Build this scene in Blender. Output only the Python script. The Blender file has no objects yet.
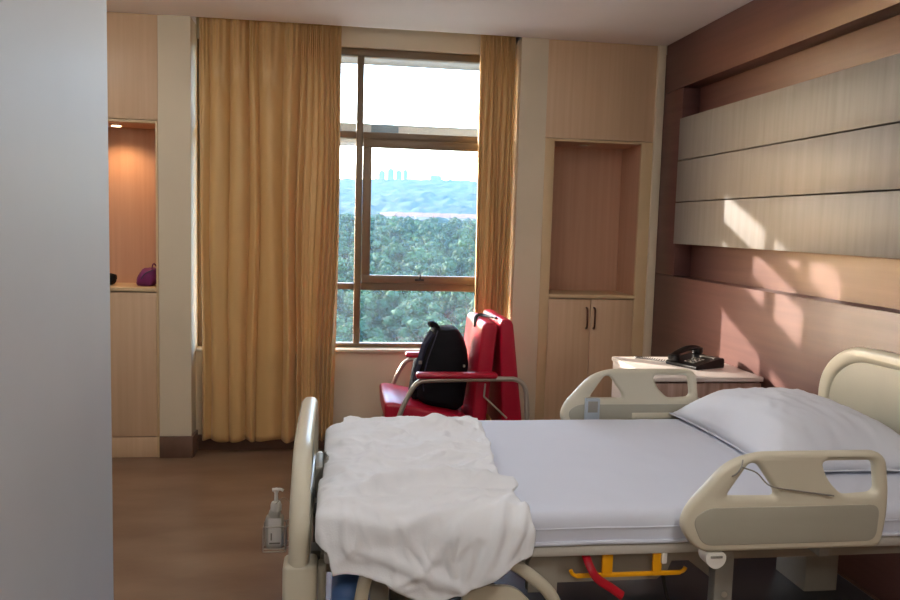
import bpy, bmesh, math, random
from mathutils import Vector, Matrix, noise as mnoise

random.seed(7)
S = bpy.context.scene
COL = S.collection

# ------------------------------------------------------------------ camera
CAM_H = 1.45
YAW, PITCH, ROLL = math.radians(8.17), math.radians(-5.40), math.radians(1.61)
cam_d = bpy.data.cameras.new('camera')
cam = bpy.data.objects.new('camera', cam_d)
COL.objects.link(cam)
fw = Vector((math.sin(YAW) * math.cos(PITCH), math.cos(YAW) * math.cos(PITCH), math.sin(PITCH)))
rt = Vector((math.cos(YAW), -math.sin(YAW), 0))
up = rt.cross(fw)
rt2 = rt * math.cos(ROLL) + up * math.sin(ROLL)
up2 = -rt * math.sin(ROLL) + up * math.cos(ROLL)
cam.matrix_world = Matrix(((rt2.x, up2.x, -fw.x, 0), (rt2.y, up2.y, -fw.y, 0), (rt2.z, up2.z, -fw.z, CAM_H), (0, 0, 0, 1)))
cam_d.sensor_width = 36
cam_d.lens = 32.0
cam_d.clip_start = 0.02
cam_d.clip_end = 9000
S.camera = cam

# ------------------------------------------------------------------ sky, sun, exposure
SUN_DIR = Vector((1.09, -0.95, -0.42)).normalized()      # direction the light travels
world = bpy.data.worlds.new('sky')
S.world = world
world.use_nodes = True
wn = world.node_tree
wn.nodes.clear()
w_out = wn.nodes.new('ShaderNodeOutputWorld')
w_bg = wn.nodes.new('ShaderNodeBackground')
w_sky = wn.nodes.new('ShaderNodeTexSky')
w_sky.sky_type = 'NISHITA'
w_sky.sun_disc = False
w_sky.sun_elevation = math.radians(24)
w_sky.sun_rotation = math.atan2(-SUN_DIR.x, -SUN_DIR.y)
w_sky.altitude = 50
w_sky.air_density = 1.0
w_sky.dust_density = 1.5
w_sky.ozone_density = 2.0
w_bg.inputs['Strength'].default_value = 1.75
wn.links.new(w_sky.outputs[0], w_bg.inputs['Color'])
wn.links.new(w_bg.outputs[0], w_out.inputs['Surface'])

sun_d = bpy.data.lights.new('sun', 'SUN')
sun_d.energy = 8.5
sun_d.color = (1.0, 0.93, 0.82)
sun_d.angle = math.radians(0.6)
sun = bpy.data.objects.new('sun', sun_d)
sun.rotation_euler = SUN_DIR.to_track_quat('-Z', 'Y').to_euler()
COL.objects.link(sun)

port_d = bpy.data.lights.new('window_portal', 'AREA')
port_d.shape = 'RECTANGLE'
port_d.size, port_d.size_y = 1.95, 1.9
port_d.cycles.is_portal = True
port = bpy.data.objects.new('window_portal', port_d)
port.location = (0.1, 5.21, 1.56)
port.rotation_euler = (math.radians(-90), 0, 0)
COL.objects.link(port)

S.view_settings.view_transform = 'Standard'
S.view_settings.look = 'None'
S.view_settings.gamma = 1
S.view_settings.use_curve_mapping = False
S.view_settings.exposure = 0.32
S.cycles.use_denoising = True
S.cycles.max_bounces = 10
S.cycles.diffuse_bounces = 6
S.cycles.transparent_max_bounces = 16
S.cycles.sample_clamp_indirect = 6
S.cycles.caustics_reflective = False
S.cycles.caustics_refractive = False

# ------------------------------------------------------------------ materials
def hexc(h):
    c = [int(h[i:i + 2], 16) / 255 for i in (0, 2, 4)]
    return tuple(x / 12.92 if x <= 0.04045 else ((x + 0.055) / 1.055) ** 2.4 for x in c)

def material(name, col, rough=0.5, var=0.0, scale=(6, 6, 6), bump=0.0, bscale=60, metal=0.0, sheen=0.0,
             detail=4, col2=None, coat=0.0, transl=0.0, spec=0.5):
    m = bpy.data.materials.new(name)
    m.use_nodes = True
    nt = m.node_tree
    b = nt.nodes['Principled BSDF']
    if isinstance(col, str):
        col = hexc(col)
    if col2 is None:
        col2 = tuple(c * (1 - var) for c in col)
        hi = tuple(min(1, c * (1 + var)) for c in col)
    else:
        if isinstance(col2, str):
            col2 = hexc(col2)
        hi = col
    b.inputs['Roughness'].default_value = rough
    b.inputs['Metallic'].default_value = metal
    b.inputs['Specular IOR Level'].default_value = spec
    b.inputs['Sheen Weight'].default_value = sheen
    b.inputs['Coat Weight'].default_value = coat
    tc = nt.nodes.new('ShaderNodeTexCoord')
    mp = nt.nodes.new('ShaderNodeMapping')
    mp.inputs['Scale'].default_value = scale
    nz = nt.nodes.new('ShaderNodeTexNoise')
    nz.inputs['Scale'].default_value = 1.0
    nz.inputs['Detail'].default_value = detail
    rp = nt.nodes.new('ShaderNodeValToRGB')
    rp.color_ramp.elements[0].position = 0.3
    rp.color_ramp.elements[1].position = 0.7
    rp.color_ramp.elements[0].color = (*col2, 1)
    rp.color_ramp.elements[1].color = (*hi, 1)
    nt.links.new(tc.outputs['Object'], mp.inputs['Vector'])
    nt.links.new(mp.outputs['Vector'], nz.inputs['Vector'])
    nt.links.new(nz.outputs['Fac'], rp.inputs['Fac'])
    nt.links.new(rp.outputs['Color'], b.inputs['Base Color'])
    if bump:
        n2 = nt.nodes.new('ShaderNodeTexNoise')
        n2.inputs['Scale'].default_value = bscale
        n2.inputs['Detail'].default_value = 3
        bp = nt.nodes.new('ShaderNodeBump')
        bp.inputs['Strength'].default_value = bump
        bp.inputs['Distance'].default_value = 0.01
        nt.links.new(tc.outputs['Object'], n2.inputs['Vector'])
        nt.links.new(n2.outputs['Fac'], bp.inputs['Height'])
        nt.links.new(bp.outputs['Normal'], b.inputs['Normal'])
    if transl:
        tr = nt.nodes.new('ShaderNodeBsdfTranslucent')
        nt.links.new(rp.outputs['Color'], tr.inputs['Color'])
        mx = nt.nodes.new('ShaderNodeMixShader')
        mx.inputs['Fac'].default_value = transl
        nt.links.new(b.outputs[0], mx.inputs[1])
        nt.links.new(tr.outputs[0], mx.inputs[2])
        nt.links.new(mx.outputs[0], nt.nodes['Material Output'].inputs['Surface'])
    return m

def emission(name, col, strength):
    m = bpy.data.materials.new(name)
    m.use_nodes = True
    nt = m.node_tree
    nt.nodes.clear()
    o = nt.nodes.new('ShaderNodeOutputMaterial')
    e = nt.nodes.new('ShaderNodeEmission')
    e.inputs['Color'].default_value = (*col, 1)
    e.inputs['Strength'].default_value = strength
    nt.links.new(e.outputs[0], o.inputs['Surface'])
    return m

def glass_material(name, dust_veil=0.05, tint=(1, 1, 1)):
    m = bpy.data.materials.new(name)
    m.use_nodes = True
    nt = m.node_tree
    nt.nodes.clear()
    o = nt.nodes.new('ShaderNodeOutputMaterial')
    t = nt.nodes.new('ShaderNodeBsdfTransparent')
    t.inputs['Color'].default_value = (*tint, 1)
    g = nt.nodes.new('ShaderNodeBsdfGlossy')
    g.inputs['Roughness'].default_value = 0.03
    fr = nt.nodes.new('ShaderNodeFresnel')
    fr.inputs['IOR'].default_value = 1.35
    mx = nt.nodes.new('ShaderNodeMixShader')
    ge = nt.nodes.new('ShaderNodeNewGeometry')
    sb = nt.nodes.new('ShaderNodeMath')
    sb.operation = 'SUBTRACT'
    sb.use_clamp = True
    nt.links.new(fr.outputs[0], sb.inputs[0])
    nt.links.new(ge.outputs['Backfacing'], sb.inputs[1])
    nt.links.new(sb.outputs[0], mx.inputs[0])
    nt.links.new(t.outputs[0], mx.inputs[1])
    nt.links.new(g.outputs[0], mx.inputs[2])
    d = nt.nodes.new('ShaderNodeBsdfTranslucent')      # dusty film on the pane, put in for its veil of glare
    d.inputs['Color'].default_value = (0.75, 0.85, 0.9, 1)
    tc = nt.nodes.new('ShaderNodeTexCoord')
    nz = nt.nodes.new('ShaderNodeTexNoise')
    nz.inputs['Scale'].default_value = 5
    nz.inputs['Detail'].default_value = 6
    ml = nt.nodes.new('ShaderNodeMath')
    ml.operation = 'MULTIPLY'
    ml.inputs[1].default_value = dust_veil * 2
    nt.links.new(tc.outputs['Object'], nz.inputs['Vector'])
    nt.links.new(nz.outputs['Fac'], ml.inputs[0])
    mx2 = nt.nodes.new('ShaderNodeMixShader')
    nt.links.new(ml.outputs[0], mx2.inputs[0])
    nt.links.new(mx.outputs[0], mx2.inputs[1])
    nt.links.new(d.outputs[0], mx2.inputs[2])
    nt.links.new(mx2.outputs[0], o.inputs['Surface'])
    return m

M = {}
M['cream'] = material('cream_paint', 'd6cab2', 0.6, 0.03, (3, 3, 3), 0.05, 200)
M['white_wall'] = material('white_wall_paint', 'c8cacd', 0.45, 0.02, (3, 3, 3), 0.04, 220)
M['ceiling'] = material('ceiling_paint', 'f2efee', 0.7, 0.02, (2, 2, 2))
M['floor'] = material('floor_vinyl', '88705c', 0.3, 0, (2.2, 5.5, 1), 0.03, 90, col2='705746', detail=7)
M['laminate'] = material('maple_laminate', 'd4b797', 0.42, 0, (40, 40, 1.2), col2='cbac8b', detail=3)
M['edge'] = material('laminate_edging', 'cfb68f', 0.45, 0.04)
M['niche'] = material('niche_laminate', 'c9a085', 0.45, 0, (40, 40, 1.2), col2='c0967b', detail=3)
M['red_wood'] = material('red_brown_laminate', '694641', 0.4, 0, (1.5, 1.2, 30), col2='5c3b37', detail=4)
M['taupe'] = material('taupe_laminate', '827f7e', 0.5, 0, (2, 26, 2), col2='767271', detail=4)
M['tile'] = material('brown_skirting_tile', '6f5446', 0.35, 0.12, (9, 9, 9))
M['bronze'] = material('bronze_aluminium', '74624d', 0.42, 0.06, (5, 5, 5), metal=0.1)
M['curtain'] = material('gold_satin', 'd4ae74', 0.45, 0.03, (3, 3, 3), 0, 300, sheen=0.2, transl=0.08)
M['track'] = material('white_track', 'c8c5bf', 0.4, 0.03)
M['glass'] = glass_material('window_glass', 0.009)
M['red_vinyl'] = material('red_vinyl', 'ad1130', 0.33, 0.07, (8, 8, 8), 0.05, 120)
M['chrome'] = material('satin_steel', 'b9b3a8', 0.32, 0.05, (5, 5, 5), metal=0.55)
M['black'] = material('black_fabric', '0b0c12', 0.8, 0.25, (20, 20, 20), 0.2, 250, spec=0.25)
M['black_plastic'] = material('black_plastic', '0d0d0f', 0.3, 0.2)
M['brown_metal'] = material('brown_metal', '553a2b', 0.35, 0.1, metal=0.3)
M['base_grey'] = material('dark_grey_plastic', '35363a', 0.3, 0.06)
M['dark'] = material('dark_rubber', '2a2826', 0.6, 0.1)
M['bag_zip'] = material('navy_trim', '2c3147', 0.5, 0.1)
M['sheet'] = material('white_sheet_sky_tint', 'd3d8e6', 0.8, 0.015, (4, 4, 4), 0.05, 350, sheen=0.1)  # bluish window light is put into the sheet's colour
M['pillowcase'] = material('white_pillowcase', 'dce0ea', 0.8, 0.015, (4, 4, 4), 0.05, 350, sheen=0.1)
M['blanket'] = material('white_blanket', 'e6e9ee', 0.85, 0.02, (5, 5, 5), 0.1, 260, sheen=0.15)
M['foam'] = material('mattress_cover', '4a6da8', 0.5, 0.05)
M['abs'] = material('cream_plastic', 'd0cab6', 0.36, 0.02, (4, 4, 4))
M['abs_panel'] = material('grey_plastic_panel', 'a8a596', 0.42, 0.03)
M['grey_metal'] = material('grey_painted_steel', '8d8a82', 0.4, 0.05)
M['beam'] = material('beige_painted_steel', '9c968a', 0.42, 0.05)
M['yellow'] = material('yellow_plastic', 'f0a80c', 0.4, 0.04)
M['red_plastic'] = material('red_plastic', 'a80f22', 0.4, 0.06)
M['blue'] = material('blue_plastic', '6c99e2', 0.3, 0.08)
M['screen_grey'] = material('blue_grey_keypad', 'a9b4bf', 0.4, 0.03)
M['bed_white'] = material('white_bed_rail', 'bdbab2', 0.35, 0.03)
M['bedside_body'] = material('bedside_laminate', 'b79a8c', 0.4, 0, (40, 40, 1.5), col2='8f6f62', detail=3)
M['bedside_top'] = material('bedside_top', 'ddd2cb', 0.3, 0.03)
M['bottle'] = material('clear_plastic', 'e0ded6', 0.15, 0.03, transl=0.5)
M['label'] = material('white_label', 'f3f1ec', 0.5, 0.02)
M['white_plastic'] = material('white_plastic', 'e9e6df', 0.35, 0.02)
M['purple'] = material('purple_fabric', '6e1d62', 0.6, 0.2, (20, 20, 20), 0.1, 200)
M['lens_off'] = material('frosted_lens', 'd9cdb8', 0.4, 0.02)
M['concrete'] = material('pale_concrete', '989ea4', 0.7, 0.06)
M['bounce_white'] = material('bounce_ledge_paint', 'e2e0da', 0.6, 0.04)
M['ledge_blue'] = material('blue_grey_panel', '3d5468', 0.5, 0.06)
M['leaf_a'] = material('tree_leaves', '25522d', 0.8, 0, (0.6, 0.6, 0.6), 1.0, 1.6, col2='173823', detail=8)
M['leaf_b'] = material('tree_leaves_light', '3d6537', 0.8, 0, (0.6, 0.6, 0.6), 1.0, 1.6, col2='27482e', detail=8)
M['bark'] = material('tree_bark', '5b4a3a', 0.9, 0.2)
M['forest'] = material('forest_canopy', '2b4a31', 0.9, 0, (0.09, 0.09, 0.09), col2='1f3a26', detail=10, spec=0.05)
M['hill'] = material('forested_hill', '2c463c', 0.9, 0, (0.02, 0.02, 0.02), col2='1f352e', detail=10, spec=0.25)
M['roof'] = material('roof_tiles', '8a6a60', 0.8, 0.1, (0.2, 0.2, 0.2))
M['house'] = material('house_plaster', '9a9690', 0.8, 0.05, (0.2, 0.2, 0.2))
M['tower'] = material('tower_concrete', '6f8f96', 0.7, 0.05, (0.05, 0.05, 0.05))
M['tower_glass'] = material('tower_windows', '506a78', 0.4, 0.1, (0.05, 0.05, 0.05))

# ------------------------------------------------------------------ mesh helpers
ROOTLOC = {}

def tag(o, label=None, cat=None, group=None, kind=None):
    if label: o['label'] = label
    if cat: o['category'] = cat
    if group: o['group'] = group
    if kind: o['kind'] = kind
    return o

def thing(name, loc, label, cat, group=None):
    e = bpy.data.objects.new(name, None)
    e.empty_display_size = 0.1
    e.location = loc
    COL.objects.link(e)
    ROOTLOC[e.name] = Vector(loc)
    return tag(e, label, cat, group)

def link(name, me, mat, parent=None, origin=None, smooth=True, angle=40):
    """me is in world coordinates; the object's origin goes to the parent's, or to `origin`."""
    base = Vector((0, 0, 0))
    if parent is not None:
        base = ROOTLOC[parent.name]
    elif origin is not None:
        base = Vector(origin)
    me.transform(Matrix.Translation(-base))
    o = bpy.data.objects.new(name, me)
    COL.objects.link(o)
    if parent is not None:
        o.parent = parent
        ROOTLOC[o.name] = base
    else:
        o.location = base
        ROOTLOC[o.name] = base
    if mat is not None:
        me.materials.clear()
        for k in (mat if isinstance(mat, (list, tuple)) else [mat]):
            me.materials.append(M[k])
    if smooth:
        for p in me.polygons: p.use_smooth = True
        me.set_sharp_from_angle(angle=math.radians(angle))
    return o

def cat_curve(pts, n=8, closed=False):
    P = [Vector(p) for p in pts]
    out = []
    m = len(P)
    segs = m if closed else m - 1
    for i in range(segs):
        if closed:
            a, b, c, d = P[(i - 1) % m], P[i], P[(i + 1) % m], P[(i + 2) % m]
        else:
            a = P[i - 1] if i > 0 else P[i] * 2 - P[i + 1]
            b, c = P[i], P[i + 1]
            d = P[i + 2] if i + 2 < m else P[i + 1] * 2 - P[i]
        for k in range(n):
            t = k / n
            out.append(0.5 * ((2 * b) + (c - a) * t + (2 * a - 5 * b + 4 * c - d) * t * t + (3 * b - a - 3 * c + d) * t ** 3))
    if not closed:
        out.append(P[-1])
    return out

def round_poly(pts, r, n=6):
    """2D closed polygon with its corners rounded; r a number or one for each corner"""
    out = []
    m = len(pts)
    for i in range(m):
        p = Vector(pts[i]); a = Vector(pts[i - 1]); b = Vector(pts[(i + 1) % m])
        rr = r[i] if isinstance(r, (list, tuple)) else r
        da, db = (a - p), (b - p)
        k = min(rr, da.length * 0.48, db.length * 0.48)
        A = p + da.normalized() * k
        B = p + db.normalized() * k
        for j in range(n + 1):
            t = j / n
            out.append(tuple((1 - t) ** 2 * A + 2 * t * (1 - t) * p + t * t * B))
    return out

class MB:
    def __init__(self):
        self.bm = bmesh.new()

    def box(self, x0, x1, y0, y1, z0, z1, bev=0.0, seg=2, rot=None):
        r = bmesh.ops.create_cube(self.bm, size=1)
        vs = r['verts']
        c = Vector(((x0 + x1) / 2, (y0 + y1) / 2, (z0 + z1) / 2))
        for v in vs:
            v.co = Vector((v.co.x * (x1 - x0), v.co.y * (y1 - y0), v.co.z * (z1 - z0)))
        if bev:
            es = list({e for v in vs for e in v.link_edges})
            rb = bmesh.ops.bevel(self.bm, geom=es, offset=bev, segments=seg, profile=0.5, affect='EDGES')
            vs = list({v for f in rb['faces'] for v in f.verts} | {v for v in vs if v.is_valid})
        for v in vs:
            v.co = (rot @ v.co if rot else v.co) + c
        return self

    def tube(self, pts, r, seg=10, smooth=0, closed=False, cap=True):
        P = cat_curve(pts, smooth, closed) if smooth else [Vector(p) for p in pts]
        n = len(P)
        rings = []
        T0 = None
        N = None
        for i in range(n):
            if closed:
                t = (P[(i + 1) % n] - P[i - 1]).normalized()
            elif i == 0: t = (P[1] - P[0]).normalized()
            elif i == n - 1: t = (P[-1] - P[-2]).normalized()
            else: t = ((P[i + 1] - P[i]).normalized() + (P[i] - P[i - 1]).normalized()).normalized()
            if N is None:
                ref = Vector((0, 0, 1)) if abs(t.z) < 0.9 else Vector((1, 0, 0))
                N = t.cross(ref).normalized()
            else:
                N = (N - t * N.dot(t)).normalized()
            B = t.cross(N)
            rr = r(i / (n - 1)) if callable(r) else r
            if isinstance(rr, tuple): ra, rb = rr
            else: ra = rb = rr
            rings.append([self.bm.verts.new(P[i] + N * math.cos(2 * math.pi * k / seg) * ra + B * math.sin(2 * math.pi * k / seg) * rb) for k in range(seg)])
        for i in range(n if closed else n - 1):
            A, Bq = rings[i], rings[(i + 1) % n]
            for k in range(seg):
                self.bm.faces.new((A[k], A[(k + 1) % seg], Bq[(k + 1) % seg], Bq[k]))
        if cap and not closed:
            self.bm.faces.new(rings[0][::-1])
            self.bm.faces.new(rings[-1])
        return self

    def lathe(self, prof, c, seg=20, axis='Z'):
        rings = []
        for (r, h) in prof:
            ring = []
            for k in range(seg):
                a = 2 * math.pi * k / seg
                x, y = max(r, 1e-4) * math.cos(a), max(r, 1e-4) * math.sin(a)
                p = Vector((x, y, h)) if axis == 'Z' else (Vector((x, h, y)) if axis == 'Y' else Vector((h, x, y)))
                ring.append(self.bm.verts.new(p + Vector(c)))
            rings.append(ring)
        for i in range(len(rings) - 1):
            for k in range(seg):
                self.bm.faces.new((rings[i][k], rings[i][(k + 1) % seg], rings[i + 1][(k + 1) % seg], rings[i + 1][k]))
        self.bm.faces.new(rings[0][::-1])
        self.bm.faces.new(rings[-1])
        return self

    def prism(self, pts, axis, a0, a1):
        """closed 2D polygon extruded along an axis; the 2D coordinates are the other two axes in order"""
        def p3(p, a):
            return {'X': (a, p[0], p[1]), 'Y': (p[0], a, p[1]), 'Z': (p[0], p[1], a)}[axis]
        A = [self.bm.verts.new(p3(p, a0)) for p in pts]
        B = [self.bm.verts.new(p3(p, a1)) for p in pts]
        n = len(pts)
        self.bm.faces.new(A)
        self.bm.faces.new(B[::-1])
        for i in range(n):
            self.bm.faces.new((A[i], B[i], B[(i + 1) % n], A[(i + 1) % n]))
        return self

    def mesh(self, name='mesh'):
        bmesh.ops.recalc_face_normals(self.bm, faces=self.bm.faces)
        me = bpy.data.meshes.new(name)
        self.bm.to_mesh(me)
        self.bm.free()
        return me

    def build(self, name, mat, parent=None, **k):
        return link(name, self.mesh(name), mat, parent, **k)

def plate(loops, axis, centre, half, bev):
    """filled outline with holes, rounded edges, as a mesh; 2D coordinates as in prism"""
    cu = bpy.data.curves.new('outline', 'CURVE')
    cu.dimensions = '2D'
    cu.fill_mode = 'BOTH'
    cu.extrude = max(half - bev, 0.0005)
    cu.bevel_depth = bev
    cu.bevel_resolution = 2
    cu.offset = -bev
    for L in loops:
        sp = cu.splines.new('POLY')
        sp.points.add(len(L) - 1)
        for q, p in zip(sp.points, L):
            q.co = (p[0], p[1], 0, 1)
        sp.use_cyclic_u = True
    ob = bpy.data.objects.new('outline', cu)
    COL.objects.link(ob)
    dg = bpy.context.evaluated_depsgraph_get()
    me = bpy.data.meshes.new_from_object(ob.evaluated_get(dg))
    bpy.data.objects.remove(ob)
    bpy.data.curves.remove(cu)
    for v in me.vertices:
        a, b, c = v.co
        v.co = {'Y': (a, centre + c, b), 'X': (centre + c, a, b), 'Z': (a, b, centre + c)}[axis]
    bm = bmesh.new()
    bm.from_mesh(me)
    bmesh.ops.remove_doubles(bm, verts=bm.verts, dist=1e-5)
    bmesh.ops.recalc_face_normals(bm, faces=bm.faces)
    bm.to_mesh(me)
    bm.free()
    return me

def grid(nu, nv, fn, name='grid'):
    vs, fs = [], []
    for j in range(nv + 1):
        for i in range(nu + 1):
            vs.append(fn(i / nu, j / nv))
    for j in range(nv):
        for i in range(nu):
            a = j * (nu + 1) + i
            fs.append((a, a + 1, a + nu + 2, a + nu + 1))
    me = bpy.data.meshes.new(name)
    me.from_pydata([tuple(v) for v in vs], [], fs)
    me.update()
    return me

def nz(x, y, z=0.0):
    return mnoise.noise(Vector((x, y, z)))

def lerp_table(tab, x):
    if x <= tab[0][0]: return tab[0][1]
    for (a, va), (b, vb) in zip(tab, tab[1:]):
        if x <= b:
            t = (x - a) / (b - a)
            return va + (vb - va) * t
    return tab[-1][1]

def sstep(a, b, x):
    t = max(0, min(1, (x - a) / (b - a)))
    return t * t * (3 - 2 * t)

D = 4.909          # plane of the cupboard fronts and pilasters
XR = 2.027         # plane of the red panelled wall
H = 2.60

# ------------------------------------------------------------------ room shell
def struct(name, mb, mat, **k):
    o = mb.build(name, mat, **k)
    o['kind'] = 'structure'
    return o

struct('floor', MB().box(-2.3, 2.3, -2.3, 5.3, -0.12, 0), 'floor')
# ceiling stops at the curtain pocket
struct('ceiling', MB().box(-2.3, 2.3, -2.3, D, H, H + 0.12).box(-2.3, -0.85, D, 5.3, H, H + 0.12).box(1.105, 2.3, D, 5.3, H, H + 0.12)
       .box(-0.85, 1.105, D, 5.3, 2.82, 2.9).box(-0.85, 1.105, D - 0.06, D, H + 0.12, 2.9), 'ceiling')
# window wall: pilasters, wall below the sill, head
struct('wall_window', MB().box(-1.035, -0.852, D, 5.26, 0, 2.82).box(1.105, 1.274, D, 5.26, 0, 2.82)
       .box(-0.852, 1.105, 5.07, 5.26, 0, 0.625).box(-0.852, 1.105, 5.10, 5.26, 2.525, 2.82)
       .box(0.965, 1.105, 5.10, 5.26, 0.625, 2.525)
       .box(-2.3, -1.035, 5.268, 5.36, 0, 2.82).box(1.274, 2.3, 5.268, 5.36, 0, 2.82), 'cream')
struct('trim_1', MB().box(-0.850, 0.965, 5.045, 5.20, 0.626, 0.645, 0.004), 'cream')      # sill board
struct('trim_2', MB().box(1.975, XR, D - 0.02, 5.26, 0, H - 0.001, 0.003), 'cream')       # post beside the panelled wall
struct('baseboard_window', MB().box(-1.0355, -0.842, D - 0.014, D, 0, 0.133, 0.003).box(-0.852, -0.838, D, 5.06, 0, 0.133, 0.003)
       .box(-0.838, 1.105, 5.055, 5.07, 0, 0.10, 0.003), 'tile')
# white wall of the entrance block
struct('wall_left', MB().box(-2.3, -0.668, -2.2, 2.5, 0, H), 'white_wall')
struct('wall_alcove', MB().box(-2.3, -2.2, 2.5, 5.3, 0, H), 'cream')
struct('wall_rear', MB().box(-2.3, 2.3, -2.3, -2.2, 0, H), 'cream')

# panelled wall behind the bed head
wr = struct('wall_right', MB().box(2.135, 2.30, -2.2, 5.26, 0, H), 'red_wood')
Y0 = 1.35
MB().box(XR, 2.135, -2.2, D - 0.022, 2.303, H - 0.002, 0.002).build('panel', 'red_wood', wr)
MB().box(XR, 2.135, 4.612, D - 0.022, 1.178, 2.299, 0.002).build('panel', 'red_wood', wr)
MB().box(XR, 2.135, -2.2, Y0, 1.178, 2.299, 0.002).build('panel', 'red_wood', wr)
MB().box(XR, 2.135, -2.2, D - 0.022, 0.10, 1.173, 0.002).build('panel', 'red_wood', wr)
MB().box(XR, 2.135, -2.2, D - 0.022, 0.0, 0.097, 0.002).build('panel', 'tile', wr)
for z0, z1 in ((1.868, 2.115), (1.623, 1.862), (1.372, 1.617)):
    p = MB().box(2.014, 2.135, Y0 + 0.003, 4.609, z0, z1, 0.002).build('panel', 'taupe', wr)
    p['label'] = 'taupe grey horizontal panel'

# ------------------------------------------------------------------ window
wf = struct('window_1', MB().box(-0.850, 0.965, 5.13, 5.19, 2.478, 2.523, 0.003).box(-0.850, 0.965, 5.13, 5.19, 0.647, 0.672, 0.003)
            .box(-0.850, -0.815, 5.13, 5.19, 0.673, 2.477, 0.003).box(0.928, 0.964, 5.13, 5.19, 0.673, 2.477, 0.003), 'bronze')
MB().box(0.114, 0.156, 5.128, 5.19, 0.673, 2.477, 0.003).build('mullion', 'bronze', wf)
MB().box(-0.56, -0.52, 5.128, 5.19, 0.673, 2.477, 0.003).build('mullion', 'bronze', wf)
MB().box(-0.519, 0.113, 5.13, 5.19, 1.972, 2.014, 0.003).build('transom', 'bronze', wf)
MB().box(0.157, 0.927, 5.13, 5.19, 1.972, 2.014, 0.003).build('transom', 'bronze', wf)
MB().box(0.157, 0.927, 5.13, 5.19, 1.015, 1.062, 0.003).build('transom', 'bronze', wf)
MB().box(-0.519, 0.113, 5.13, 5.19, 1.018, 1.058, 0.003).build('transom', 'bronze', wf)
MB().box(-0.814, -0.561, 5.13, 5.19, 1.972, 2.014, 0.003).build('transom', 'bronze', wf)
# hinged sash
sash = MB().box(0.158, 0.926, 5.105, 5.15, 1.918, 1.970, 0.004).box(0.158, 0.926, 5.105, 5.15, 1.064, 1.114, 0.004) \
    .box(0.158, 0.212, 5.105, 5.15, 1.115, 1.917, 0.004).box(0.898, 0.926, 5.105, 5.15, 1.115, 1.917, 0.004).build('sash', 'bronze', wf)
MB().box(0.50, 0.56, 5.09, 5.105, 1.082, 1.096, 0.003).box(0.525, 0.537, 5.072, 5.092, 1.085, 1.125, 0.003).build('handle', 'dark', sash)
for (x0, x1, z0, z1) in ((0.156, 0.928, 2.014, 2.478), (-0.52, 0.114, 2.014, 2.478), (0.156, 0.928, 0.672, 1.015), (-0.52, 0.114, 0.672, 1.018),
                         (-0.52, 0.114, 1.058, 1.972), (-0.815, -0.56, 0.672, 1.972), (-0.815, -0.56, 2.014, 2.478)):
    MB().box(x0, x1, 5.158, 5.163, z0, z1).build('pane', 'glass', wf)
MB().box(0.212, 0.898, 5.126, 5.131, 1.114, 1.918).build('pane', 'glass', sash)

# outside of the facade: soffit above the window and a sunshade beam in front of it
struct('trim_3', MB().box(-4, 5, 5.27, 6.22, 2.63, 2.85, 0.01).box(-4, -2.3, 5.20, 5.27, -2, 2.85).box(2.3, 5, 5.20, 5.27, -2, 2.85), 'concrete')
struct('bounce_ledge', MB().box(-4, 5, 5.27, 6.35, 0.20, 0.42, 0.01), 'bounce_white')  # unseen ledge added below the window to bounce sun onto the ceiling
fin = thing('sunshade_beam', (0.5, 6.1, 2.02), 'pale horizontal sunshade beam outside the upper window pane', 'sunshade')
MB().box(-4, 5, 5.98, 6.2, 2.02, 2.168, 0.01).build('beam', 'concrete', fin)
MB().box(0.24, 0.44, 5.965, 5.979, 2.03, 2.163, 0.003).build('cover_plate', 'ledge_blue', fin)
MB().box(-3.9, -3.8, 5.27, 6.1, 2.04, 2.14).box(4.8, 4.9, 5.27, 6.1, 2.04, 2.14).build('bracket', 'concrete', fin)

# ------------------------------------------------------------------ curtains
def curtain(name, x0, x1, xb0, xb1, valleys, yc, label, ztop=2.70, zbot=0.08, nu=520, nv=70, amp=0.05):
    n = len(valleys)
    def fn(u, v):
        z = zbot + (ztop - zbot) * v
        low = 1 - v
        uu = u
        # valleys drift slowly with height
        uu = u + 0.012 * math.sin(9 * u + 4 * v) * math.sin(math.pi * min(1, low * 1.3)) + 0.006 * nz(u * 6, v * 3)
        k = 0
        while k < n - 2 and uu > valleys[k + 1]: k += 1
        a, b = valleys[k], valleys[k + 1]
        w = (b - a)
        t = max(0, min(1, (uu - a) / w))
        A = min(amp, 0.38 * w * (x1 - x0) + 0.012) * (0.75 + 0.5 * abs(math.sin(k * 2.3)))
        prof = math.sin(math.pi * t) ** 0.75
        # pinch pleats at the head
        head = sstep(2.22, 2.52, z)
        pin = 0.5 + 0.5 * math.cos(2 * math.pi * (t - 0.5) * 3)
        dy = -A * prof * (1 - 0.45 * head) - head * 0.018 * pin * prof
        dy -= 0.010 * nz(u * 9, v * 1.4, 3) + 0.0
        dy -= 0.010 * math.sin(math.pi * t * 2 + k) * sstep(0.0, 0.7, low)
        # soft swags under the pleats
        dy += 0.012 * math.exp(-((z - 2.30 + 0.35 * abs(t - 0.5)) / 0.05) ** 2) * (1 if w * (x1 - x0) > 0.09 else 0)
        x = (xb0 + (xb1 - xb0) * u) * low + (x0 + (x1 - x0) * u) * v
        x += 0.006 * math.sin(5 * v + 12 * u)
        zz = z + (0.012 * nz(u * 9, 0, 5) + 0.008 * math.sin(u * 25)) * (low ** 8)
        return (x, yc + dy, zz)
    o = link(name, grid(nu, nv, fn), 'curtain', origin=((x0 + x1) / 2, yc, zbot), angle=180)
    tag(o, label, 'curtain', 'gold curtains at the window')
    sm = o.modifiers.new('thickness', 'SOLIDIFY')
    sm.thickness = 0.003
    return o

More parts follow.
